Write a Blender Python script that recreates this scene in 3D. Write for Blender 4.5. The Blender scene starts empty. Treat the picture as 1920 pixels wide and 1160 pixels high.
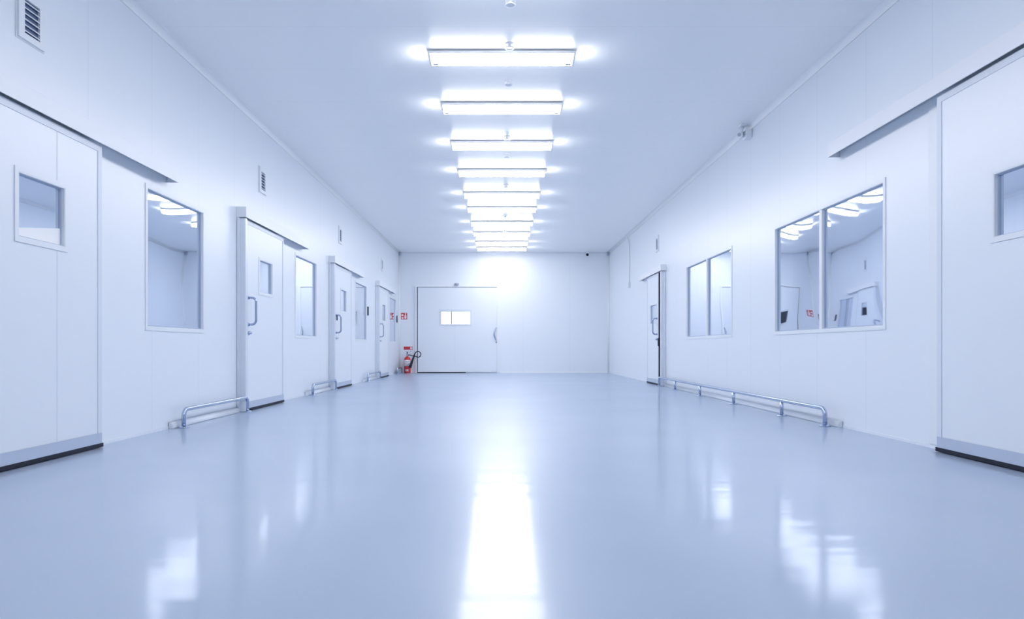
import bpy, bmesh, math, random
from mathutils import Vector, Matrix

random.seed(4)
scene = bpy.context.scene
COL = scene.collection
PI = math.pi

# ------------------------------------------------------------------ room
XL, XR = -2.71, 2.82          # side walls
YE, YB = 17.98, -3.6          # end wall, wall behind the camera
H = 3.177                     # ceiling height
EYE = 0.655

# ------------------------------------------------------------------ materials
def new_mat(name):
    m = bpy.data.materials.new(name)
    m.use_nodes = True
    nt = m.node_tree
    return m, nt, nt.nodes['Principled BSDF']

def mat(name, col, rough=0.4, metal=0.0, spec=0.5, noise=0.0, nscale=6.0, bump=0.0, bscale=40.0, coat=0.0):
    m, nt, b = new_mat(name)
    b.inputs['Roughness'].default_value = rough
    b.inputs['Metallic'].default_value = metal
    b.inputs['Specular IOR Level'].default_value = spec
    b.inputs['Coat Weight'].default_value = coat
    tc = nt.nodes.new('ShaderNodeTexCoord')
    nz = nt.nodes.new('ShaderNodeTexNoise')
    nz.inputs['Scale'].default_value = nscale
    nz.inputs['Detail'].default_value = 3
    nt.links.new(tc.outputs['Object'], nz.inputs['Vector'])
    rp = nt.nodes.new('ShaderNodeMapRange')
    rp.inputs['To Min'].default_value = 1 - noise
    rp.inputs['To Max'].default_value = 1.0
    nt.links.new(nz.outputs['Fac'], rp.inputs['Value'])
    mx = nt.nodes.new('ShaderNodeMix'); mx.data_type = 'RGBA'; mx.blend_type = 'MULTIPLY'
    mx.inputs[0].default_value = 1.0
    mx.inputs[6].default_value = (*col, 1)
    nt.links.new(rp.outputs[0], mx.inputs[7])
    nt.links.new(mx.outputs[2], b.inputs['Base Color'])
    if bump > 0:
        n2 = nt.nodes.new('ShaderNodeTexNoise'); n2.inputs['Scale'].default_value = bscale
        nt.links.new(tc.outputs['Object'], n2.inputs['Vector'])
        bp = nt.nodes.new('ShaderNodeBump'); bp.inputs['Strength'].default_value = bump
        bp.inputs['Distance'].default_value = 0.01
        nt.links.new(n2.outputs['Fac'], bp.inputs['Height'])
        nt.links.new(bp.outputs['Normal'], b.inputs['Normal'])
    return m

def panel_mat(name, col, axis, pitch, phase, rough, spec, line=0.0035, dark=0.82, wob=0.0):
    """sandwich panels: fine sealed joints every `pitch` metres along one world axis"""
    m, nt, b = new_mat(name)
    b.inputs['Roughness'].default_value = rough
    b.inputs['Specular IOR Level'].default_value = spec
    L = nt.links.new
    g = nt.nodes.new('ShaderNodeNewGeometry')
    s = nt.nodes.new('ShaderNodeSeparateXYZ'); L(g.outputs['Position'], s.inputs[0])
    def mth(op, a, v=None):
        n = nt.nodes.new('ShaderNodeMath'); n.operation = op
        L(a, n.inputs[0])
        if v is not None: n.inputs[1].default_value = v
        return n.outputs[0]
    v = mth('SUBTRACT', s.outputs[axis], phase - 50 * pitch - pitch / 2)
    v = mth('MODULO', v, pitch)
    v = mth('SUBTRACT', v, pitch / 2)
    v = mth('ABSOLUTE', v)
    v = mth('LESS_THAN', v, line / 2)
    mx = nt.nodes.new('ShaderNodeMix'); mx.data_type = 'RGBA'
    mx.inputs[6].default_value = (*col, 1)
    mx.inputs[7].default_value = (col[0] * dark * .97, col[1] * dark, col[2] * dark, 1)
    L(v, mx.inputs[0]); L(mx.outputs[2], b.inputs['Base Color'])
    if wob > 0:
        nz = nt.nodes.new('ShaderNodeTexNoise'); nz.inputs['Scale'].default_value = 1.3
        nz.inputs['Detail'].default_value = 1
        L(g.outputs['Position'], nz.inputs['Vector'])
        bp = nt.nodes.new('ShaderNodeBump'); bp.inputs['Strength'].default_value = wob
        bp.inputs['Distance'].default_value = 0.02
        L(nz.outputs['Fac'], bp.inputs['Height']); L(bp.outputs['Normal'], b.inputs['Normal'])
    return m

def floor_mat():
    """glossy poured resin: tinted body under a clear top coat"""
    m = bpy.data.materials.new('blue_epoxy'); m.use_nodes = True
    nt = m.node_tree; L = nt.links.new
    for n in list(nt.nodes): nt.nodes.remove(n)
    out = nt.nodes.new('ShaderNodeOutputMaterial')
    df = nt.nodes.new('ShaderNodeBsdfDiffuse'); gl = nt.nodes.new('ShaderNodeBsdfGlossy')
    gl.inputs['Color'].default_value = (.93, .955, 1, 1)
    g = nt.nodes.new('ShaderNodeNewGeometry')
    # broad mottling of the poured resin
    n1 = nt.nodes.new('ShaderNodeTexNoise'); n1.inputs['Scale'].default_value = 0.9; n1.inputs['Detail'].default_value = 2
    L(g.outputs['Position'], n1.inputs['Vector'])
    cr = nt.nodes.new('ShaderNodeValToRGB')
    cr.color_ramp.elements[0].position = .3; cr.color_ramp.elements[1].position = .7
    cr.color_ramp.elements[0].color = (*FLOOR_A, 1); cr.color_ramp.elements[1].color = (*FLOOR_B, 1)
    L(n1.outputs['Fac'], cr.inputs[0]); L(cr.outputs[0], df.inputs['Color'])
    rr = nt.nodes.new('ShaderNodeMapRange'); rr.inputs['To Min'].default_value = FLOOR_R[0]; rr.inputs['To Max'].default_value = FLOOR_R[1]
    L(n1.outputs['Fac'], rr.inputs['Value']); L(rr.outputs[0], gl.inputs['Roughness'])
    # trowel waves
    mp = nt.nodes.new('ShaderNodeMapping'); mp.inputs['Scale'].default_value = (0.16, 2.4, 1)
    L(g.outputs['Position'], mp.inputs['Vector'])
    n2 = nt.nodes.new('ShaderNodeTexNoise'); n2.inputs['Scale'].default_value = 2.2; n2.inputs['Detail'].default_value = 2
    L(mp.outputs[0], n2.inputs['Vector'])
    bp = nt.nodes.new('ShaderNodeBump'); bp.inputs['Strength'].default_value = 0.10; bp.inputs['Distance'].default_value = 0.02
    L(n2.outputs['Fac'], bp.inputs['Height']); L(bp.outputs['Normal'], gl.inputs['Normal'])
    fr = nt.nodes.new('ShaderNodeFresnel'); fr.inputs['IOR'].default_value = 1.6
    mn = nt.nodes.new('ShaderNodeMath'); mn.operation = 'MINIMUM'; mn.inputs[1].default_value = .52
    L(fr.outputs[0], mn.inputs[0])
    g2 = nt.nodes.new('ShaderNodeBsdfGlossy'); g2.inputs['Color'].default_value = (.93, .955, 1, 1); g2.inputs['Roughness'].default_value = .33
    hz = nt.nodes.new('ShaderNodeMixShader'); hz.inputs[0].default_value = .35    # fine scuffing gives the coat a haze
    L(gl.outputs[0], hz.inputs[1]); L(g2.outputs[0], hz.inputs[2])
    mx = nt.nodes.new('ShaderNodeMixShader')
    L(mn.outputs[0], mx.inputs[0]); L(df.outputs[0], mx.inputs[1]); L(hz.outputs[0], mx.inputs[2]); L(mx.outputs[0], out.inputs[0])
    return m

def emit_mat(name, col, strength):
    m = bpy.data.materials.new(name); m.use_nodes = True
    nt = m.node_tree
    for n in list(nt.nodes): nt.nodes.remove(n)
    o = nt.nodes.new('ShaderNodeOutputMaterial'); e = nt.nodes.new('ShaderNodeEmission')
    e.inputs[0].default_value = (*col, 1); e.inputs[1].default_value = strength
    nt.links.new(e.outputs[0], o.inputs[0])
    return m

WALL = (0.81, 0.862, 0.93)
FLOOR_A, FLOOR_B, FLOOR_R = (0.385, 0.475, 0.625), (0.425, 0.515, 0.665), (0.10, 0.14)
M = {}
M['wall'] = panel_mat('white_side_panels', WALL, 1, 0.817, 4.47, 0.35, 1.0)
M['wall_end'] = panel_mat('white_end_panels', WALL, 0, 1.222, -1.88, 0.36, 1.0)
M['ceiling'] = panel_mat('white_ceiling_panels', (0.95, 0.965, 0.98), 1, 0.813, 5.36, 0.285, 0.6, dark=.86)
M['ceiling'].node_tree.nodes['Principled BSDF'].inputs['IOR'].default_value = 1.5
M['floor'] = floor_mat()
M['leaf'] = mat('white_door_skin', (0.81, 0.862, 0.93), 0.35, spec=1.0, noise=0.02, nscale=2)
M['seam'] = mat('grey_joint_sealant', (0.62, 0.69, 0.80), 0.6, noise=0.05)
M['white'] = mat('white_powder_coat', (0.83, 0.87, 0.92), 0.35, noise=0.02)
M['cover'] = mat('bright_white_cover', (0.87, 0.90, 0.945), 0.38, noise=0.01)
M['alu'] = mat('satin_aluminium', (0.76, 0.81, 0.89), 0.32, metal=0.25, noise=0.04, nscale=20)
M['edge'] = mat('pale_edge_profile', (0.74, 0.795, 0.885), 0.38, noise=0.02)
M['kerb'] = mat('painted_kerb', (0.80, 0.855, 0.93), 0.28, noise=0.02)
M['kick'] = mat('brushed_kick_plate', (0.60, 0.67, 0.79), 0.35, metal=0.5, noise=0.08, nscale=12)
M['steel'] = mat('polished_steel', (0.47, 0.55, 0.70), 0.13, metal=1.0, noise=0.05, nscale=15)
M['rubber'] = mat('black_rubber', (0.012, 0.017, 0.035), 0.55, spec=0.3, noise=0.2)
M['grey'] = mat('grey_plastic', (0.45, 0.51, 0.62), 0.45, noise=0.05)
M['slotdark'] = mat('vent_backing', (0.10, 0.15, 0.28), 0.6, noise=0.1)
M['cove'] = mat('gloss_cove_profile', (0.90, 0.925, 0.96), 0.38, noise=0.02)
M['pane'] = mat('mirror_film_glass', (0.78, 0.84, 0.95), 0.02, metal=1.0, noise=0.01)
M['pane_glare'] = mat('painted_pane_glare', (0.96, 0.965, 0.975), 0.5, noise=0.01)  # white that stands in for a bright reflection in the pane
M['red'] = mat('extinguisher_red', (0.62, 0.02, 0.03), 0.28, noise=0.05, coat=0.4)
M['signred'] = mat('sign_red', (0.62, 0.045, 0.055), 0.45, noise=0.03)
M['signwhite'] = mat('sign_white', (0.86, 0.88, 0.93), 0.45, noise=0.02)
M['ink'] = mat('dark_print', (0.06, 0.09, 0.17), 0.5, noise=0.1)
M['paper'] = mat('printed_label', (0.80, 0.82, 0.87), 0.5, noise=0.05, nscale=60)
M['pinkink'] = mat('red_print', (0.70, 0.12, 0.14), 0.5, noise=0.1)
M['gasket'] = mat('blue_grey_gasket', (0.46, 0.55, 0.69), 0.5, noise=0.05)
M['back'] = mat('added_room_paint', (0.42, 0.49, 0.62), 0.7, noise=0.05)
M['tube'] = emit_mat('lit_diffuser', (1.0, 0.965, 0.95), 19.5)
M['tube_side'] = emit_mat('lit_diffuser_side', (1.0, 0.965, 0.95), 9.0)
M['tube_end'] = emit_mat('lit_end_lens', (1.0, 0.965, 0.95), 50.0)
M['panelglow'] = emit_mat('added_panel_glow', (0.97, 0.98, 1.0), 2.2)  # glow of the added panel behind the end door glass

def clear_glass():
    m = bpy.data.materials.new('clear_glass'); m.use_nodes = True
    nt = m.node_tree
    for n in list(nt.nodes): nt.nodes.remove(n)
    o = nt.nodes.new('ShaderNodeOutputMaterial')
    t = nt.nodes.new('ShaderNodeBsdfTransparent'); t.inputs[0].default_value = (.93, .95, .97, 1)
    gl = nt.nodes.new('ShaderNodeBsdfGlossy'); gl.inputs['Roughness'].default_value = 0.02
    fr = nt.nodes.new('ShaderNodeFresnel'); fr.inputs[0].default_value = 1.45
    mx = nt.nodes.new('ShaderNodeMixShader')
    nt.links.new(fr.outputs[0], mx.inputs[0]); nt.links.new(t.outputs[0], mx.inputs[1]); nt.links.new(gl.outputs[0], mx.inputs[2])
    nt.links.new(mx.outputs[0], o.inputs[0])
    return m
M['glass'] = clear_glass()

# ------------------------------------------------------------------ mesh helpers
class MB:
    """collects shapes in world space; build() links them as one mesh object"""
    def __init__(self): self.bm = bmesh.new()
    def box(self, lo, hi, bev=0.0, seg=2):
        lo, hi = [min(a, b) for a, b in zip(lo, hi)], [max(a, b) for a, b in zip(lo, hi)]
        t = bmesh.new()
        bmesh.ops.create_cube(t, size=1)
        for v in t.verts:
            v.co = Vector([(lo[i] + hi[i]) / 2 + v.co[i] * (hi[i] - lo[i]) for i in range(3)])
        if bev > 0:
            bmesh.ops.bevel(t, geom=list(t.edges), offset=bev, segments=seg, profile=.5, affect='EDGES')
        self.merge(t); return self
    def merge(self, t):
        me = bpy.data.meshes.new('tmp'); t.to_mesh(me); t.free()
        self.bm.from_mesh(me); bpy.data.meshes.remove(me)
    def hexa(self, p):
        """8 corners: bottom ring 0-3, top ring 4-7"""
        vs = [self.bm.verts.new(q) for q in p]
        for f in ((3, 2, 1, 0), (4, 5, 6, 7), (0, 1, 5, 4), (1, 2, 6, 5), (2, 3, 7, 6), (3, 0, 4, 7)):
            self.bm.faces.new([vs[i] for i in f])
        return self
    def prism(self, poly, off):
        """polygon (list of 3-D points) pushed by vector off"""
        off = Vector(off)
        a = [self.bm.verts.new(Vector(p)) for p in poly]
        b = [self.bm.verts.new(Vector(p) + off) for p in poly]
        n = len(poly)
        self.bm.faces.new(a[::-1]); self.bm.faces.new(b)
        for i in range(n):
            self.bm.faces.new((a[i], a[(i + 1) % n], b[(i + 1) % n], b[i]))
        return self
    def tube(self, pts, r, n=12, caps=True):
        pts = [Vector(p) for p in pts]
        rs = r if isinstance(r, (list, tuple)) else [r] * len(pts)
        rings = []
        ref = None
        for i, p in enumerate(pts):
            if i == 0: d = pts[1] - p
            elif i == len(pts) - 1: d = p - pts[i - 1]
            else: d = (pts[i + 1] - p).normalized() + (p - pts[i - 1]).normalized()
            d.normalize()
            if ref is None:
                ref = Vector((0, 0, 1)) if abs(d.z) < .9 else Vector((1, 0, 0))
                ref = (ref - d * ref.dot(d)).normalized()
            else:
                ref = (ref - d * ref.dot(d)).normalized()
            s = d.cross(ref)
            rings.append([self.bm.verts.new(p + (ref * math.cos(2 * PI * k / n) + s * math.sin(2 * PI * k / n)) * rs[i]) for k in range(n)])
        for a, b in zip(rings, rings[1:]):
            for k in range(n):
                f = self.bm.faces.new((a[k], a[(k + 1) % n], b[(k + 1) % n], b[k])); f.smooth = True
        if caps:
            self.bm.faces.new(rings[0][::-1]); self.bm.faces.new(rings[-1])
        return self
    def lathe(self, prof, c, axis='Z', n=24, smooth=True):
        """prof: (radius, height) pairs, revolved round axis through c"""
        c = Vector(c); rings = []
        for r, h in prof:
            ring = []
            for k in range(n):
                a = 2 * PI * k / n
                u, v = max(r, 1e-5) * math.cos(a), max(r, 1e-5) * math.sin(a)
                q = {'Z': (u, v, h), 'Y': (u, h, v), 'X': (h, u, v)}[axis]
                ring.append(self.bm.verts.new(c + Vector(q)))
            rings.append(ring)
        for a, b in zip(rings, rings[1:]):
            for k in range(n):
                f = self.bm.faces.new((a[k], a[(k + 1) % n], b[(k + 1) % n], b[k])); f.smooth = smooth
        self.bm.faces.new(rings[0][::-1]); self.bm.faces.new(rings[-1])
        return self
    def plate(self, mp, u0, u1, v0, v1, d0, d1, holes=()):
        """plate in the (u,v) plane from depth d0 (back) to d1 (front) with rectangular holes; mp maps (u,d,v) to world"""
        us = sorted({u0, u1, *[h[0] for h in holes], *[h[1] for h in holes]})
        vs = sorted({v0, v1, *[h[2] for h in holes], *[h[3] for h in holes]})
        cache = {}
        def V(u, d, v):
            k = (round(u, 5), round(d, 5), round(v, 5))
            if k not in cache: cache[k] = self.bm.verts.new(mp(u, d, v))
            return cache[k]
        nu, nv = len(us) - 1, len(vs) - 1
        def solid(i, j):
            if not (0 <= i < nu and 0 <= j < nv): return False
            cu, cv = (us[i] + us[i + 1]) / 2, (vs[j] + vs[j + 1]) / 2
            return not any(h[0] < cu < h[1] and h[2] < cv < h[3] for h in holes)
        for i in range(nu):
            for j in range(nv):
                if not solid(i, j): continue
                a, b, c, d = us[i], us[i + 1], vs[j], vs[j + 1]
                self.bm.faces.new((V(a, d1, c), V(b, d1, c), V(b, d1, d), V(a, d1, d)))
                self.bm.faces.new((V(a, d0, d), V(b, d0, d), V(b, d0, c), V(a, d0, c)))
                if not solid(i - 1, j): self.bm.faces.new((V(a, d0, c), V(a, d1, c), V(a, d1, d), V(a, d0, d)))
                if not solid(i + 1, j): self.bm.faces.new((V(b, d1, c), V(b, d0, c), V(b, d0, d), V(b, d1, d)))
                if not solid(i, j - 1): self.bm.faces.new((V(a, d0, c), V(b, d0, c), V(b, d1, c), V(a, d1, c)))
                if not solid(i, j + 1): self.bm.faces.new((V(a, d1, d), V(b, d1, d), V(b, d0, d), V(a, d0, d)))
        return self
    def mbox(self, mp, u0, u1, d0, d1, v0, v1, bev=0.0):
        a, b = mp(u0, d0, v0), mp(u1, d1, v1)
        return self.box(a, b, bev)
    def build(self, name, m, parent=None, loc=None):
        bmesh.ops.recalc_face_normals(self.bm, faces=list(self.bm.faces))
        root = parent
        while root is not None and root.parent is not None: root = root.parent
        off = Vector(root.location) if root is not None else Vector(loc or (0, 0, 0))
        for v in self.bm.verts: v.co -= off
        me = bpy.data.meshes.new(name); self.bm.to_mesh(me); self.bm.free()
        me.materials.append(M[m] if isinstance(m, str) else m)
        o = bpy.data.objects.new(name, me); COL.objects.link(o)
        if parent is not None: o.parent = parent
        else: o.location = off
        return o

def tag(o, label=None, cat=None, group=None, kind=None):
    if label: o['label'] = label
    if cat: o['category'] = cat
    if group: o['group'] = group
    if kind: o['kind'] = kind
    return o

def empty(name, loc):
    o = bpy.data.objects.new(name, None); COL.objects.link(o)
    o.location = loc; o.empty_display_size = .1
    return o

def copy_tree(o, parent=None):
    c = o.copy(); COL.objects.link(c)
    if parent is not None: c.parent = parent
    for ch in list(o.children): copy_tree(ch, c)
    return c

def left(u, d, v): return Vector((XL + d, u, v))
def right(u, d, v): return Vector((XR - d, u, v))
def end(u, d, v): return Vector((u, YE - d, v))
def arc(c, r, a0, a1, n, ax1, ax2):
    return [Vector(c) + Vector(ax1) * (r * math.cos(a0 + (a1 - a0) * k / n)) + Vector(ax2) * (r * math.sin(a0 + (a1 - a0) * k / n)) for k in range(n + 1)]

# ------------------------------------------------------------------ window openings in the walls
LWIN = [(5.185, 6.217), (8.94, 9.99), (12.61, 13.69), (16.44, 17.48)]
RWIN = [(8.356, 10.43), (5.013, 7.064)]
WV0, WV1 = 0.79, 1.91
INS = 0.03

# ------------------------------------------------------------------ shell
fl = MB().box((XL - .12, YB - .12, -.12), (XR + .12, YE + .12, 0)).build('floor', 'floor')
tag(fl, 'glossy pale blue resin floor of the corridor', 'floor', kind='structure')
ce = MB().box((XL - .12, YB - .12, H), (XR + .12, YE + .12, H + .12)).build('ceiling', 'ceiling')
tag(ce, 'white panelled ceiling carrying a row of lights', 'ceiling', kind='structure')
hl = [(a + INS, b - INS, WV0 + INS, WV1 - INS) for a, b in LWIN]
w = MB().plate(left, YB, YE, 0, H, -.12, 0, hl).build('wall_left', 'wall')
tag(w, 'white panelled wall with four single windows on the left', 'wall', kind='structure')
hr = [(a + INS, b - INS, WV0 + INS, WV1 - INS) for a, b in RWIN]
w = MB().plate(right, YB, YE, 0, H, -.12, 0, hr).build('wall_right', 'wall')
tag(w, 'white panelled wall with two double windows on the right', 'wall', kind='structure')
EWX = (-1.615, -.829, 1.277, 1.628)   # vision window of the end door
w = MB().plate(end, XL - .12, XR + .12, 0, H, -.12, 0, [EWX]).build('wall_end', 'wall_end')
tag(w, 'white wall closing the far end of the corridor', 'wall', kind='structure')
w = MB().box((XL - .12, YB - .12, 0), (XR + .12, YB, H)).build('wall_back', 'wall_end')
tag(w, 'plain white wall behind the viewpoint', 'wall', kind='structure')

# added room beyond the end door; a glowing panel whitens the door glass
bm = MB()
x0, x1, y0, y1, zt = -4.2, 1.6, YE + .125, YE + 4.1, 2.9
bm.box((x0, y0, -.05), (x1, y1, 0)); bm.box((x0, y0, zt), (x1, y1, zt + .05))
bm.box((x0 - .05, y0, 0), (x0, y1, zt)); bm.box((x1, y0, 0), (x1 + .05, y1, zt))
bm.box((x0, y1, 0), (x1, y1 + .05, zt))
tag(bm.build('wall_beyond', 'back'), 'added dim room seen through the glass of the end door', 'wall', kind='structure')
wr = empty('window_7', (-1.5, y1, 1.2)); tag(wr, 'added glowing panel that brightens the end door glass', 'window', kind='structure')
MB().box((-2.12, y1 - .02, 1.22), (-.92, y1 - .012, 1.86)).build('glow_sheet', 'panelglow', wr)
bm = MB()
for a, b in (((-2.16, 1.18), (-.88, 1.22)), ((-2.16, 1.86), (-.88, 1.90)), ((-2.16, 1.18), (-2.12, 1.90)), ((-.92, 1.18), (-.88, 1.90)), ((-1.77, 1.22), (-1.755, 1.86)), ((-1.64, 1.22), (-1.61, 1.86))):
    bm.box((a[0], y1 - .03, a[1]), (b[0], y1 - .001, b[1]))
bm.build('window_frame', 'white', wr)

# coves between walls and ceiling, corner profiles, skirtings
def cove(name, cx, sx, label):
    r = .055
    c = (cx + sx * r, H - r)
    pts = [(cx, H)] + [(c[0] - sx * math.sin(a) * r, c[1] + math.cos(a) * r) for a in [PI / 2 * k / 10 for k in range(11)]]
    b = MB(); n = len(pts)
    A = [b.bm.verts.new((p[0], YB, p[1])) for p in pts]; B = [b.bm.verts.new((p[0], YE, p[1])) for p in pts]
    b.bm.faces.new(A[::-1]); b.bm.faces.new(B)
    for i in range(n):
        f = b.bm.faces.new((A[i], A[(i + 1) % n], B[(i + 1) % n], B[i])); f.smooth = 0 < i < n - 1
    return tag(b.build(name, 'cove'), label, 'trim', kind='structure')
cove('trim_1', XL, 1, 'glossy white cove where the left wall meets the ceiling')
cove('trim_2', XR, -1, 'glossy white cove where the right wall meets the ceiling')
tag(MB().tube([(XL + .012, YE - .012, 0), (XL + .012, YE - .012, H - .05)], .024, 12).build('trim_3', 'cove'), 'white rounded corner strip at the left end of the far wall', 'trim', kind='structure')
tag(MB().tube([(XR - .012, YE - .012, 0), (XR - .012, YE - .012, H - .05)], .024, 12).build('trim_4', 'cove'), 'white rounded corner strip at the right end of the far wall', 'trim', kind='structure')
for nm, x, lb in (('trim_5', XL + .03, 'grey corner cap at the upper left of the far wall'), ('trim_6', XR - .03, 'grey corner cap at the upper right of the far wall')):
    tag(MB().lathe([(.0, -.05), (.03, -.04), (.036, 0), (.03, .04), (0, .05)], (x, YE - .03, H - .05), n=14).build(nm, 'grey'), lb, 'trim', kind='structure')
tag(MB().box((XL + .06, YE - .02, H - .03), (XR - .06, YE, H), .004).build('trim_7', 'alu'), 'thin grey strip where the far wall meets the ceiling', 'trim', kind='structure')
tag(MB().mbox(left, YB, YE, 0, .006, 0, .020).build('baseboard_left', 'kerb'), 'low white skirting along the left wall', 'skirting', kind='structure')
tag(MB().mbox(right, YB, YE, 0, .006, 0, .020).build('baseboard_right', 'kerb'), 'low white skirting along the right wall', 'skirting', kind='structure')
tag(MB().mbox(end, -.07, XR, 0, .012, 0, .03).build('baseboard_end', 'cove'), 'low white skirting right of the end door', 'skirting', kind='structure')

# ------------------------------------------------------------------ windows
def pane_grid(mp, u0, u1, v0, v1, d, amp, seed, n=24):
    """a slightly bowed, wavy sheet of glass 6 mm thick"""
    rnd = random.Random(seed)
    ph = [rnd.uniform(0, 6.28) for _ in range(4)]
    b = MB(); fr = []; bk = []
    for i in range(n + 1):
        fr.append([]); bk.append([])
        for j in range(n + 1):
            s, t = i / n, j / n
            bow = amp * 4 * s * (1 - s) * (.4 + .6 * 4 * t * (1 - t))
            wav = amp * .10 * (math.sin(9 * s + 4 * t + ph[0]) + math.sin(11 * t + 3 * s + ph[1]))
            u, v = u0 + (u1 - u0) * s, v0 + (v1 - v0) * t
            fr[i].append(b.bm.verts.new(mp(u, d + bow + wav, v)))
            bk[i].append(b.bm.verts.new(mp(u, d - .006, v)))
    for i in range(n):
        for j in range(n):
            f = b.bm.faces.new((fr[i][j], fr[i + 1][j], fr[i + 1][j + 1], fr[i][j + 1])); f.smooth = True
            b.bm.faces.new((bk[i][j], bk[i][j + 1], bk[i + 1][j + 1], bk[i + 1][j]))
    dup = {}
    def E(v):                                   # rim corners of their own, so the glass face keeps true normals to its edge
        if v not in dup: dup[v] = b.bm.verts.new(v.co)
        return dup[v]
    fr = [[E(v) if i in (0, n) or j in (0, n) else v for j, v in enumerate(r_)] for i, r_ in enumerate(fr)]
    for i in range(n):
        b.bm.faces.new((fr[i][0], bk[i][0], bk[i + 1][0], fr[i + 1][0])); b.bm.faces.new((fr[i][n], fr[i + 1][n], bk[i + 1][n], bk[i][n]))
        b.bm.faces.new((fr[0][i], fr[0][i + 1], bk[0][i + 1], bk[0][i])); b.bm.faces.new((fr[n][i], bk[n][i], bk[n][i + 1], fr[n][i + 1]))
    return b

wn = [0]
def window(mp, u0, u1, label, double, amp, seed):
    wn[0] += 1
    root = empty(f'window_{wn[0]}', mp((u0 + u1) / 2, 0, WV0))
    tag(root, label, 'window', kind='structure')
    fw, dep = .030, -.024
    b = MB()
    b.plate(mp, u0, u1, WV0, WV1, 0.0005, .006, [(u0 + fw, u1 - fw, WV0 + fw, WV1 - fw)])      # face flange
    b.plate(mp, u0 + INS, u1 - INS, WV0 + INS, WV1 - INS, -.10, .004, [(u0 + fw + .004, u1 - fw - .004, WV0 + fw + .004, WV1 - fw - .004)])  # reveal liner
    b.build('window_frame', 'white', root)
    a, c = u0 + fw + .004, u1 - fw - .004
    lo, hi = WV0 + fw + .004, WV1 - fw - .004
    if double:
        um = (a + c) / 2
        MB().mbox(mp, um - .026, um + .026, -.09, .003, lo, hi, .003).build('mullion', 'white', root)
        spans = [(a, um - .026), (um + .026, c)]
    else: spans = [(a, c)]
    for k, (p, q) in enumerate(spans):
        MB().plate(mp, p, q, lo, hi, dep - .004, dep + .009, [(p + .009, q - .009, lo + .009, hi - .009)]).build('gasket', 'gasket', root)
        pane_grid(mp, p + .004, q - .004, lo + .004, hi - .004, dep, amp, seed + k).build('glass_pane', 'pane', root)
    return root

window(left, *LWIN[0], 'single mirrored window nearest on the left wall, under the end of the near door track', False, .0022, 11)
window(left, *LWIN[1], 'second single window on the left wall, after the first door with a handle', False, .0015, 12)
window(left, *LWIN[2], 'third single window on the left wall, reflecting a small dark strip', False, .0015, 13)
window(left, *LWIN[3], 'last single window on the left wall, reflecting the red fire sign', False, .0010, 14)
window(right, *RWIN[0], 'smaller-looking pale double window on the right wall beside the far door', True, .0015, 15)
window(right, *RWIN[1], 'large double window on the right wall with wavy reflections of the lights', True, .0040, 17)

# ------------------------------------------------------------------ sliding doors
dn = [0]
def d_handle(mp, u, d, v0, v1, so, r):
    """D pull: two legs off the face and a grip with rounded corners"""
    rc = .045
    P = lambda dd, vv: mp(u, dd, vv)
    pts = [P(d, v0), P(d + so - rc, v0)]
    pts += [P(d + so - rc + rc * math.sin(a), v0 + rc - rc * math.cos(a)) for a in [PI / 2 * k / 6 for k in range(1, 7)]]
    n = 8
    pts += [P(d + so, v0 + rc + (v1 - v0 - 2 * rc) * k / n) for k in range(1, n)]
    pts += [P(d + so - rc + rc * math.cos(a), v1 - rc + rc * math.sin(a)) for a in [PI / 2 * k / 6 for k in range(0, 7)]]
    pts += [P(d, v1)]
    b = MB().tube(pts, r, 14)
    return b

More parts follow.
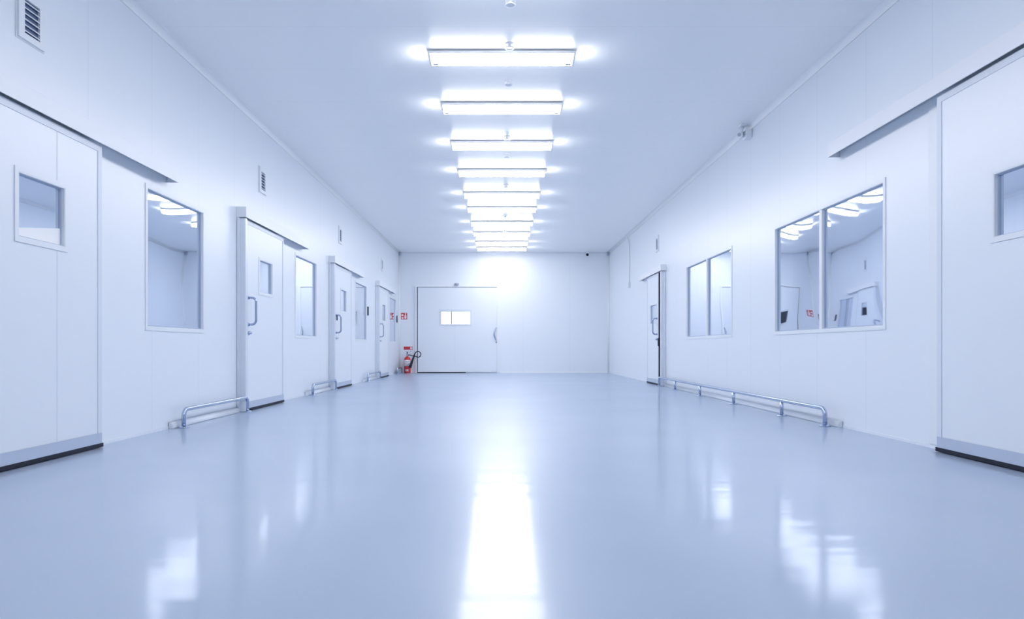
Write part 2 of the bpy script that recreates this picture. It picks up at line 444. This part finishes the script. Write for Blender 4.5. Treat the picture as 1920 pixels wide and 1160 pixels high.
def sliding_door(mp, label, leaf0, leaf1, bar0, bar1, bar_v, leaf_top, win, handle_u=None, post=None, seam=None, lockplate=False, pane_glare=False, amp=.0002, seed=1):
    dn[0] += 1
    root = empty(f'door_{dn[0]}', mp((leaf0 + leaf1) / 2, 0, 0))
    tag(root, label, 'sliding door', kind='structure')
    BV0, BV1, BD = bar_v[0], bar_v[1], .10
    # track cover: hollow channel open below, with a front fascia, top and end plates
    b = MB()
    b.mbox(mp, bar0, bar1, BD - .006, BD, BV0, BV1, .0015)
    b.mbox(mp, bar0, bar1, .001, BD - .003, BV1 - .006, BV1 - .0005)
    b.mbox(mp, bar0 + .0005, bar0 + .006, .001, BD - .002, BV0 + .0005, BV1 - .001)
    b.mbox(mp, bar1 - .006, bar1 - .0005, .001, BD - .002, BV0 + .0005, BV1 - .001)
    tc = b.build('track_cover', 'cover', root)
    MB().mbox(mp, bar0 + .02, bar1 - .06, .012, .065, BV0 + .045, BV1 - .02, .004).build('rail', 'alu', tc)
    # leaf
    d0, d1 = .018, .066
    wu0, wu1, wv0, wv1 = win
    bot = .03
    lf = MB().plate(mp, leaf0, leaf1, bot, leaf_top, d0, d1, [win]).build('leaf', 'leaf', root)
    fw = .042
    MB().plate(mp, leaf0 - .001, leaf1 + .001, bot, leaf_top, d1 + .0002, d1 + .004, [(leaf0 + fw, leaf1 - fw, bot + .02, leaf_top - fw)]).build('edge_frame', 'edge', lf)
    if seam is not None:
        b = MB()
        b.mbox(mp, seam - .002, seam + .002, d1 + .0001, d1 + .0009, wv1 + .03 if wu0 - .03 < seam < wu1 + .03 else .10, leaf_top - fw)
        if wu0 - .03 < seam < wu1 + .03: b.mbox(mp, seam - .0015, seam + .0015, d1 + .0001, d1 + .0009, .10, wv0 - .03)
        b.build('panel_joint', 'seam', lf)
    MB().mbox(mp, leaf0, leaf1, d1 + .004, d1 + .0055, bot, .098).build('kick_plate', 'kick', root)
    b = MB()
    b.mbox(mp, leaf0 - .012, leaf1 + .012, d0, d1 + .008, .004, bot - .0005, .002)
    b.build('floor_seal', 'rubber', root)
    # vision window: raised trim, deep liner, pane
    tw = .026
    b = MB()
    b.plate(mp, wu0 - tw, wu1 + tw, wv0 - tw, wv1 + tw, d1 + .0003, d1 + .006, [(wu0, wu1, wv0, wv1)])
    b.plate(mp, wu0, wu1, wv0, wv1, d0 + .001, d1 + .0045, [(wu0 + .006, wu1 - .006, wv0 + .006, wv1 - .006)])
    vf = b.build('vision_frame', 'white', root)
    MB().plate(mp, wu0 + .006, wu1 - .006, wv0 + .006, wv1 - .006, d1 - .026, d1 - .014, [(wu0 + .013, wu1 - .013, wv0 + .013, wv1 - .013)]).build('gasket', 'gasket', vf)
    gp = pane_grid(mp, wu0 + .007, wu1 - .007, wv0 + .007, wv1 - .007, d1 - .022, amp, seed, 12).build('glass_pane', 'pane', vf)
    if pane_glare:  # bright reflection low in the pane, painted as a white strip
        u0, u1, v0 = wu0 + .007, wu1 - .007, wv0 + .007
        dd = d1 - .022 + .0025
        tag(MB().prism([mp(u0, dd, v0), mp(u1, dd, v0), mp(u1, dd, v0 + .107), mp(u0, dd, v0 + .045)], mp(0, .001, 0) - mp(0, 0, 0)).build('pane_glare_strip', 'pane_glare', vf), 'white strip painted as a bright reflection low in the glass')
    # jamb post: rounded aluminium profile standing at the closing edge
    if post is not None:
        b = MB()
        b.mbox(mp, post, post + .055, .001, .088, 0.001, BV0 - .001, .010)
        b.mbox(mp, post - .02, post + .02, .001, .03, 0.001, BV0 - .001, .006)
        b.build('jamb_post', 'alu', root)
    if handle_u is not None:
        hd = d_handle(mp, handle_u, d1 + .004, .90, 1.18, .078, .012).build('pull_handle', 'steel', root)
        b = MB()
        for vv in (.90, 1.18):
            c = mp(handle_u, 0, vv)
            b.lathe([(.020, 0), (.020, .004), (.016, .008)], mp(handle_u, d1 + .0041, vv), 'X', 16) if mp is left else b.lathe([(.020, 0), (.020, -.004), (.016, -.008)], mp(handle_u, d1 + .0041, vv), 'X', 16)
        b.build('rosette', 'steel', hd)
        if dn[0] == 3:
            MB().mbox(mp, handle_u - .012, handle_u + .012, d1 + .012, d1 + .030, 1.095, 1.168, .004).build('key_tag', 'ink', hd)
        sg = 1 if mp is left else -1
        MB().lathe([(.019, 0), (.019, .012 * sg), (.013, .016 * sg), (.013, .030 * sg), (.009, .033 * sg)], mp(handle_u, d1 + .0041, .812), 'X', 16).build('lock', 'steel', root)
    if lockplate:
        MB().mbox(mp, leaf0 - .06, leaf0 + .01, d1 - .01, d1 + .018, .69, .83, .003).build('lock_plate', 'rubber', root)
    return root

LT = 1.985
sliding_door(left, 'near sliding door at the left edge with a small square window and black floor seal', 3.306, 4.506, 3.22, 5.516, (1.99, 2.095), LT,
             (3.726, 4.126, 1.262, 1.622), None, 3.235, 4.057, pane_glare=True, amp=.0002, seed=21)
sliding_door(left, 'first left sliding door showing a chrome pull handle, between two large windows', 7.055, 8.262, 6.967, 9.254, (1.992, 2.10), LT,
             (7.452, 7.859, 1.262, 1.622), 7.115, 6.985, None, seed=22)
sliding_door(left, 'middle handled sliding door on the left, between the second and third single windows', 10.80, 11.995, 10.69, 12.97, (1.992, 2.10), LT,
             (11.21, 11.60, 1.262, 1.622), 10.87, 10.71, None, seed=23)
sliding_door(left, 'farthest sliding door on the left wall, beside the extinguisher corner', 14.71, 15.92, 14.62, 16.83, (1.992, 2.10), LT,
             (15.12, 15.50, 1.262, 1.622), 14.78, 14.64, None, seed=24)
sliding_door(right, 'narrow sliding door far down the right wall, standing slightly open', 11.986, 12.94, 11.70, 13.56, (1.985, 2.09), 1.98,
             (12.14, 12.66, 1.095, 1.44), 12.09, 11.74, None, lockplate=True, seed=25)
sliding_door(right, 'near sliding door at the right edge under a long high track cover', 2.914, 4.314, 2.82, 5.698, (2.245, 2.356), 2.238,
             (3.39, 3.818, 1.27, 1.63), None, None, None, amp=.0002, seed=26)
# black strip painting the shaded gap of the slightly open far right door
MB().mbox(right, 11.945, 11.985, .019, .0705, 0.03, 1.978).build('dark_gap_seal', 'rubber', bpy.data.objects['door_5'])
# casing beside the near right door
tag(MB().mbox(right, 4.33, 4.495, .001, .010, .03, 2.236, .002).build('trim_8', 'white'), 'flat white casing strip beside the near right door', 'trim', kind='structure')

# ------------------------------------------------------------------ end door
dn[0] += 1
er = empty('door_7', (-1.18, YE, 0)); tag(er, 'wide white door in the end wall with a bright rectangular window', 'door', kind='structure')
ex0, ex1, et = -2.233, -.126, 2.262
fr = MB().plate(end, ex0 - .035, ex1 + .035, 0.001, et + .035, .001, .05, [(ex0, ex1, -1, et)])
fr.build('door_frame', 'cove', er)
lf = MB().plate(end, ex0 + .022, ex1 - .004, .028, et - .018, .012, .034, [EWX]).build('leaf', 'leaf', er)
MB().mbox(end, -1.237, -1.233, .0341, .035, .22, EWX[2] - .03).build('panel_joint', 'seam', lf)
b = MB(); b.mbox(end, ex0 + .001, ex0 + .021, .002, .030, .03, et - .002)
b.mbox(end, ex0 + .001, -.95, .002, .036, .003, .026)
b.build('dark_gap_seal', 'rubber', er)
tag(MB().mbox(end, ex0 + .022, ex1 - .005, .002, .030, et - .017, et - .001).build('head_seal', 'grey', er))
MB().mbox(end, ex0 + .03, ex1 - .02, .0342, .037, .03, .085).build('kick_plate', 'white', er)
b = MB()
b.plate(end, EWX[0] - .035, EWX[1] + .035, EWX[2] - .035, EWX[3] + .035, .0343, .045, [EWX])
b.plate(end, EWX[0], EWX[1], EWX[2], EWX[3], -.115, .043, [(EWX[0] + .008, EWX[1] - .008, EWX[2] + .008, EWX[3] - .008)])
vf = b.build('vision_frame', 'alu', er)
MB().mbox(end, EWX[0] + .008, EWX[1] - .008, .0, .006, EWX[2] + .008, EWX[3] - .008).build('glass_pane', 'glass', vf)
hx, hv0, hv1 = -.15, .86, 1.19
pts = []
for k in range(13):
    t = k / 12
    s = math.sin(PI * t)
    pts.append((hx - .05 * s, YE - .036 - .055 * s, hv0 + (hv1 - hv0) * t))
MB().tube(pts, [.012 + .008 * math.sin(PI * k / 12) for k in range(13)], 12).build('pull_handle', 'steel', er)
MB().lathe([(.022, 0), (.022, -.01), (.012, -.02)], (-.145, YE - .0345, .81), 'Y', 16).build('lock', 'steel', er)

# ------------------------------------------------------------------ kerb coves behind the bumper rails
def kerb(n, mp, u0, u1, label):
    b = MB(); ring = []
    w_, h_ = .045, .052
    pr = [(.009, 0.001), (w_, .001)] + [(w_ - w_ * .82 * (1 - math.cos(a)) , h_ * math.sin(a)) for a in [PI / 2 * k / 6 for k in range(1, 7)]] + [(.009, h_)]
    A = [b.bm.verts.new(mp(u0, p[0], p[1])) for p in pr]; B = [b.bm.verts.new(mp(u1, p[0], p[1])) for p in pr]
    m_ = len(pr)
    b.bm.faces.new(A[::-1]); b.bm.faces.new(B)
    for i in range(m_):
        f = b.bm.faces.new((A[i], A[(i + 1) % m_], B[(i + 1) % m_], B[i])); f.smooth = 1 <= i < m_ - 2
    return tag(b.build(f'trim_{n}', 'kerb'), label, 'trim', kind='structure')
kerb(9, left, 5.54, 6.95, 'rounded white kerb behind the nearest left bumper rail')
kerb(10, left, 9.38, 10.66, 'rounded white kerb behind the second left bumper rail')
kerb(11, left, 13.24, 14.58, 'rounded white kerb behind the third left bumper rail')
kerb(12, right, 5.64, 11.66, 'rounded white kerb behind the long right bumper rail')

# ------------------------------------------------------------------ bumper rails
def bumper_rail(mp, off, u0, u1, posts, label, mid_plate=False):
    root = empty('bumper_rail', mp((u0 + u1) / 2, off, 0))
    tag(root, label, 'bumper rail')
    r, hc, rc = .0185, .150, .06
    pts = [mp(u0, off, .004), mp(u0, off, hc - rc)]
    pts += [mp(u0 + rc - rc * math.cos(a), off, hc - rc + rc * math.sin(a)) for a in [PI / 2 * k / 8 for k in range(1, 9)]]
    n = max(2, int((u1 - u0) / .3))
    pts += [mp(u0 + rc + (u1 - u0 - 2 * rc) * k / n, off, hc) for k in range(1, n)]
    pts += [mp(u1 - rc + rc * math.sin(a), off, hc - rc + rc * math.cos(a)) for a in [PI / 2 * k / 8 for k in range(0, 9)]]
    pts += [mp(u1, off, .004)]
    MB().tube(pts, r, 16).build('hoop', 'steel', root)
    for u in posts:
        MB().tube([mp(u, off, .004), mp(u, off, hc - r * .5)], r * .95, 16).build('post', 'steel', root)
    for u in [u0, u1] + list(posts):
        MB().lathe([(.045, 0.0005), (.044, .006), (.032, .013), (.021, .016)], mp(u, off, 0), 'Z', 20).build('floor_flange', 'steel', root)
    if mid_plate:
        MB().mbox(mp, u0 + .10, u1 - .10, off - .004, off + .004, .012, hc - .03).build('infill_plate', 'grey', root)
    return root
bumper_rail(left, .093, 5.616, 7.02, [], 'low chrome bumper rail nearest on the left, under the big mirrored window')
bumper_rail(left, .093, 9.45, 10.755, [], 'low chrome bumper rail on the left floor ending at the middle handled door')
bumper_rail(left, .093, 13.32, 14.665, [], 'low chrome bumper rail on the left floor ending at the farthest left door')
bumper_rail(left, .093, 17.10, 17.82, [], 'short chrome bumper rail in the far left corner beside the fire extinguisher', True)
bumper_rail(right, .115, 5.715, 11.75, [6.60, 7.97, 9.32, 10.66], 'long low chrome bumper rail with several posts along the right wall')

# ------------------------------------------------------------------ ceiling lights
def ceiling_light():
    root = empty('ceiling_light', (0, 0, H))
    hl_ = .6235
    b = MB()
    b.box((-.52, -.035, H - .012), (.52, .035, H - .0005))
    b.box((-hl_, -.0725, H - .034), (hl_, .0725, H - .011), .002)
    b.build('housing', 'white', root)
    def ring(hx_, hy, z): return [(-hx_, -hy, z), (hx_, -hy, z), (hx_, hy, z), (-hx_, hy, z)]
    zt_, zb = H - .0345, H - .087
    b = MB().hexa(ring(.602, .056, zb) + ring(.608, .0690, zt_))
    df = b.build('diffuser', 'tube', root)
    df.data.materials.append(M['tube_side']); df.data.materials.append(M['white'])
    for p in df.data.polygons:
        if abs(p.normal.y) > .7: p.material_index = 1
        if p.normal.z > .7 or abs(p.normal.x) > .7: p.material_index = 2
    for s in (-1, 1):
        xa, xb, xc = s * .6085, s * .6225, s * .6165
        zm = H - .0555
        MB().hexa([(xa, -.064, zm), (xb, -.064, zm), (xb, .064, zm), (xa, .064, zm),
                   (xa, -.0705, zt_), (xb, -.0705, zt_), (xb, .0705, zt_), (xa, .0705, zt_)]).build('end_cap', 'white', root)
        P = [(xa - s * .006, -.057, zb - .001), (xc, -.057, zb - .001), (xc, .057, zb - .001), (xa - s * .006, .057, zb - .001),
             (xa, -.0635, zm - .0005), (xb - s * .001, -.0635, zm - .0005), (xb - s * .001, .0635, zm - .0005), (xa, .0635, zm - .0005)]
        el = MB().hexa(P).build('end_lens', 'tube_end', root)
        el.data.materials.append(M['white'])
        for p in el.data.polygons:
            if p.normal.x * s < .5: p.material_index = 1
        MB().box((s * .545, .004, zb - .0018), (s * .590, .046, zb - .0003)).build('clip', 'white', root)
    return root
LY = [5.762, 6.983, 8.277, 9.585, 11.0, 12.14, 13.52, 14.75, 16.04, 16.98]
ordinals = ['first batten light, nearest and widest in the row of ceiling lights',
            'second batten light from the viewer in the row along the ceiling',
            'third batten light from the viewer in the row along the ceiling',
            'fourth batten light from the viewer in the row along the ceiling',
            'fifth batten light from the viewer in the row along the ceiling',
            'sixth batten light from the viewer, fifth before the end wall',
            'seventh batten light from the viewer, fourth before the end wall',
            'third-last batten light in the row, before the end wall',
            'second-last batten light in the row, before the end wall',
            'last and narrowest batten light, close to the end wall']
proto = ceiling_light()
for i, y in enumerate(LY):
    o = proto if i == 0 else copy_tree(proto)
    o.location = (0, y + .0725, H)
    tag(o, 'lit white ' + ordinals[i], 'ceiling light', 'row of batten lights on the ceiling')
for y in (4.50, 3.25, 2.0, .75):
    o = copy_tree(proto); o.location = (0, y + .0725, H)
    tag(o, 'lit white batten light overhead, nearer than the picture shows', 'ceiling light', 'batten lights overhead outside the picture')

# ------------------------------------------------------------------ ceiling sprinklers
def sprinkler():
    root = empty('ceiling_sprinkler', (0, 0, H))
    MB().lathe([(.040, -.0005), (.040, -.004), (.030, -.009), (.013, -.012)], (0, 0, H), n=24).build('base_plate', 'white', root)
    MB().lathe([(.012, -.010), (.016, -.022), (.030, -.030), (.038, -.034), (.038, -.039), (.030, -.040), (.026, -.036)], (0, 0, H), n=24).build('bell', 'white', root)
    return root
SP = [(4.95, 'partly cut off at the top edge of the picture'), (5.66, 'just in front of the first batten light'), (6.45, 'midway between the first and second batten lights'),
      (7.235, 'just behind the second batten light'), (8.14, 'just in front of the third batten light'), (8.88, 'midway between the third and fourth batten lights'),
      (9.85, 'just behind the fourth batten light'), (10.55, 'in front of the fifth batten light'), (12.98, 'in front of the seventh batten light'),
      (14.62, 'just in front of the third-last batten light'), (15.35, 'in front of the second-last batten light')]
sp0 = sprinkler()
for i, (y, t) in enumerate(SP):
    o = sp0 if i == 0 else copy_tree(sp0)
    o.location = (.063, y, H)
    tag(o, 'small bell-shaped ceiling sprinkler ' + t, 'sprinkler', 'sprinklers along the ceiling')

# ------------------------------------------------------------------ wall vents
def vent(mp, u, label):
    root = empty('air_vent', mp(u, 0, 2.40)); tag(root, label, 'air vent', 'air vents high on the side walls')
    u0, u1, v0, v1 = u - .11, u + .11, 2.40, 2.683
    s0, s1, t0, t1 = u - .063, u + .063, 2.437, 2.632
    b = MB().plate(mp, u0, u1, v0, v1, .001, .016, [(s0, s1, t0, t1)])
    b.plate(mp, u0 - .008, u1 + .008, v0 - .008, v1 + .008, .0005, .004, [(u0 + .01, u1 - .01, v0 + .01, v1 - .01)])
    b.build('grille_frame', 'white', root)
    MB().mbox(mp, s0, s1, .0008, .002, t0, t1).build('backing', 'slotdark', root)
    n = 6; p = (t1 - t0) / n
    for k in range(n):
        v = t0 + p * (k + .62)
        b = MB()
        q = [(.004, v + .002), (.013, v - .010), (.0155, v - .010), (.0155, v - .006), (.006, v + .004)]
        b.prism([mp(s0, d, vv) for d, vv in q], mp(s1, 0, 0) - mp(s0, 0, 0)).build('louvre', 'white', root)
    return root
vent(left, 3.92, 'white louvred air vent at the top left corner, largest in view')
vent(left, 7.715, 'white louvred air vent above the first left door with a handle')
vent(left, 11.42, 'white louvred air vent above the middle handled door on the left')
vent(left, 15.41, 'tiny white louvred air vent high above the farthest left door')
vent(right, 12.36, 'white louvred air vent above the narrow door on the right wall')

# ------------------------------------------------------------------ small dark wall units
for u, t in ((13.76, 'slim dark wall unit beside the third left window'), (17.56, 'slim dark wall unit beside the last left window, near the corner')):
    r = empty('wall_switch', left(u, 0, 1.33)); tag(r, t, 'switch', 'slim dark units beside the left windows')
    MB().mbox(left, u - .016, u + .016, .001, .024, 1.31, 1.49, .006).build('casing', 'rubber', r)
    MB().mbox(left, u - .010, u + .010, .0242, .029, 1.33, 1.38, .002).build('rocker', 'grey', r)

# ------------------------------------------------------------------ conduit on the right wall
r = empty('wall_conduit', (XR, 15.04, 1.99)); tag(r, 'thin white conduit running down the right wall to a small box', 'conduit')
pts = [right(15.2, .05, H - .055), right(15.16, .03, H - .11), right(15.08, .016, H - .2), right(15.04, .014, H - .32), right(15.04, .014, 2.10)]
MB().tube(pts, .013, 10).build('pipe', 'cove', r)
MB().mbox(right, 14.98, 15.10, .001, .045, 1.985, 2.105, .006).build('junction_box', 'white', r)

# ------------------------------------------------------------------ cameras and sensors
r = empty('security_camera', (XR, 7.72, 3.02)); tag(r, 'white security camera mounted in the corner of right wall and ceiling', 'camera')
MB().box((XR - .135, 7.66, H - .016), (XR - .056, 7.80, H - .0005), .004).build('mounting_plate', 'white', r)
MB().box((XR - .075, 7.68, H - .155), (XR - .001, 7.80, H - .058), .008).build('wall_box', 'white', r)
MB().tube([(XR - .09, 7.73, H - .015), (XR - .105, 7.73, H - .06), (XR - .12, 7.72, H - .085)], .016, 12).build('arm', 'white', r)
a, d = Vector((XR - .09, 7.79, H - .085)), Vector((-.45, -.85, -.28)).normalized()
hd = MB().tube([a, a + d * .004, a + d * .13, a + d * .134], [.028, .034, .034, .029], 20).build('camera_body', 'white', r)
MB().tube([a + d * .130, a + d * .139], [.020, .020], 20).build('lens', 'grey', hd)

r = empty('dome_camera', (2.24, YE - .1, H)); tag(r, 'small camera with black lens ball at the top of the end wall', 'camera')
MB().lathe([(.045, -.0005), (.045, -.02), (.03, -.035), (.014, -.045)], (2.24, YE - .10, H), n=20).build('mount', 'white', r)
MB().lathe([(0, -.115), (.022, -.108), (.036, -.088), (.038, -.075), (.032, -.055), (.014, -.044)], (2.24, YE - .10, H), n=20).build('lens_ball', 'rubber', r)

r = empty('motion_sensor', (-1.185, YE, 2.30)); tag(r, 'small grey dome sensor on the end wall above the wide door', 'sensor')
MB().box((-1.215, YE - .03, 2.315), (-1.155, YE - .001, 2.385), .005).build('bracket', 'white', r)
MB().lathe([(0, 2.288), (.03, 2.292), (.052, 2.312), (.062, 2.345), (.062, 2.352), (.05, 2.353)], (-1.185, YE - .075, 0), n=24).build('dome', 'grey', r)

# ------------------------------------------------------------------ fire extinguisher
ex, ey = -2.47, YE - .14
r = empty('fire_extinguisher', (ex, ey, 0)); tag(r, 'red fire extinguisher with white label and black horn standing by the end door', 'fire extinguisher')
body = MB().lathe([(.078, .001), (.084, .006), (.086, .02), (.086, .34), (.082, .375), (.066, .405), (.042, .425), (.028, .435), (.026, .448)], (ex, ey, 0), n=32).build('cylinder', 'red', r)
def wrap(z0, z1, a0, a1, m, name, rr=.0872):
    b = MB(); n = 14; A = []; B = []; C = []; D_ = []
    for k in range(n + 1):
        a = a0 + (a1 - a0) * k / n
        c, s = math.sin(a), -math.cos(a)
        A.append(b.bm.verts.new((ex + rr * c, ey + rr * s, z0))); B.append(b.bm.verts.new((ex + rr * c, ey + rr * s, z1)))
        C.append(b.bm.verts.new((ex + (rr - .001) * c, ey + (rr - .001) * s, z0))); D_.append(b.bm.verts.new((ex + (rr - .001) * c, ey + (rr - .001) * s, z1)))
    for k in range(n):
        for q in ((A[k], A[k + 1], B[k + 1], B[k]), (C[k], D_[k], D_[k + 1], C[k + 1]), (A[k], C[k], C[k + 1], A[k + 1]), (B[k], B[k + 1], D_[k + 1], D_[k])):
            f = b.bm.faces.new(q); f.smooth = True
    b.bm.faces.new((A[0], B[0], D_[0], C[0])); b.bm.faces.new((A[n], C[n], D_[n], B[n]))
    return b.build(name, m, body)
wrap(.185, .345, -1.0, 1.25, 'paper', 'instruction_label')
wrap(.05, .10, -.45, .45, 'paper', 'inspection_label')
for z0, a0, a1, m in ((.300, -.5, .7, 'ink'), (.285, -.6, .4, 'ink'), (.250, -.75, .1, 'pinkink'), (.250, .25, .8, 'pinkink'), (.228, -.6, .6, 'pinkink'), (.205, -.5, .6, 'ink'), (.08, -.3, .3, 'pinkink'), (.066, -.3, .2, 'pinkink')):
    wrap(z0, z0 + .008, a0, a1, m, 'print_line', .0877)
MB().lathe([(.026, .446), (.030, .455), (.030, .49), (.022, .50), (.018, .53)], (ex, ey, 0), n=20).build('valve', 'steel', r)
b = MB(); b.box((ex - .02, ey - .10, .50), (ex + .02, ey + .02, .512), .004); b.prism([(ex - .016, ey + .01, .53), (ex - .016, ey - .11, .556), (ex - .016, ey - .11, .566), (ex - .016, ey + .01, .545)], (.032, 0, 0))
b.build('lever', 'steel', r)
hp = [(ex + .02, ey, .475), (ex + .07, ey - .01, .475), (ex + .13, ey - .03, .455)]
cx, cz, R_ = ex + .285, .492, .076
for k in range(0, 15):
    a = -2.3 + 5.2 * k / 14
    hp.append((cx + R_ * math.cos(a), ey - .05 - .02 * k / 14, cz + R_ * math.sin(a)))
hp.append((ex + .20, ey - .07, .495))
MB().tube(hp, .0115, 10).build('hose', 'rubber', r)
ha, hb = Vector((ex + .215, ey - .075, .535)), Vector((ex + .083, ey - .125, .145))
MB().tube([ha, ha.lerp(hb, .12), ha.lerp(hb, .2), ha.lerp(hb, .5), ha.lerp(hb, .97), hb], [.014, .015, .020, .026, .038, .036], 18).build('discharge_horn', 'rubber', r)

# ------------------------------------------------------------------ signs at the end wall
r = empty('fire_sign', (-2.573, YE, 1.41)); tag(r, 'square red fire extinguisher sign with white pictograms on the end wall', 'sign')
sx0, sx1, sv0, sv1 = -2.656, -2.492, 1.410, 1.580
MB().mbox(end, sx0, sx1, .001, .005, sv0, sv1).build('sign_plate', 'signred', r)
def poly(pts, m, name, d=.005, t=.0012):
    return MB().prism([end(sx0 + p[0] * (sx1 - sx0), d, sv0 + p[1] * (sv1 - sv0)) for p in pts], (0, -t, 0)).build(name, m, r)
poly([(.10, .10), (.20, .06), (.36, .08), (.44, .20), (.40, .36), (.34, .28), (.30, .42), (.22, .32), (.14, .40), (.08, .24)], 'signwhite', 'pictogram')
poly([(.10, .50), (.20, .46), (.26, .60), (.36, .50), (.44, .62), (.38, .78), (.30, .70), (.26, .92), (.18, .76), (.12, .84), (.07, .66)], 'signwhite', 'pictogram')
poly([(.58, .10), (.86, .10), (.88, .14), (.88, .60), (.82, .70), (.78, .72), (.78, .84), (.66, .84), (.66, .72), (.62, .70), (.56, .60), (.56, .14)], 'signwhite', 'pictogram')
poly([(.64, .86), (.86, .90), (.86, .95), (.60, .93)], 'signwhite', 'pictogram')
poly([(.66, .52), (.80, .52), (.80, .60), (.66, .60)], 'signred', 'pictogram', .0063)

r = empty('notice_plate', (-2.468, YE, .61)); tag(r, 'narrow red notice plate with a white disc above the extinguisher', 'sign')
MB().mbox(end, -2.584, -2.352, .001, .006, .612, .694).build('plate', 'signred', r)
MB().lathe([(.030, 0), (.030, -.0015)], (-2.388, YE - .006, .653), 'Y', 20, False).build('disc', 'signwhite', r)
r2 = empty('instruction_sign', (-2.455, YE, .49)); tag(r2, 'white instruction card with dark marks on the wall behind the extinguisher valve', 'card')
MB().mbox(end, -2.555, -2.355, 0, .004, .485, .598).build('card', 'signwhite', r2)
for a_, c_, e_, f_ in ((-2.535, .555, -2.500, .568), (-2.475, .545, -2.465, .575), (-2.440, .542, -2.418, .556), (-2.412, .556, -2.398, .578), (-2.54, .50, -2.37, .505)):
    MB().mbox(end, a_, e_, .004, .0047, c_, f_).build('print_mark', 'ink', r2)

# ------------------------------------------------------------------ camera, world, view
cd = bpy.data.cameras.new('camera'); cam = bpy.data.objects.new('camera', cd); COL.objects.link(cam)
cam.location = (0, 0, EYE); cam.rotation_euler = (PI / 2, 0, 0)
cd.sensor_fit = 'HORIZONTAL'; cd.sensor_width = 36; cd.lens = 24
cd.shift_x = 19 / 1920; cd.shift_y = 72.3 / 1920
cd.clip_start = .05; cd.clip_end = 100
scene.camera = cam
wd = bpy.data.worlds.new('world'); scene.world = wd; wd.use_nodes = True
wd.node_tree.nodes['Background'].inputs[0].default_value = (.6, .75, 1, 1)
wd.node_tree.nodes['Background'].inputs[1].default_value = .3
vs = scene.view_settings
scene.display_settings.display_device = 'sRGB'
vs.view_transform = 'Standard'; vs.look = 'None'; vs.gamma = 1; vs.use_curve_mapping = False
vs.exposure = 0.62
cy = scene.cycles
cy.diffuse_bounces = 6; cy.glossy_bounces = 4; cy.max_bounces = 8
cy.use_adaptive_sampling = True; cy.adaptive_threshold = 0.12
cy.caustics_reflective = True; cy.blur_glossy = 1.0; cy.sample_clamp_indirect = 6.0; cy.caustics_refractive = False
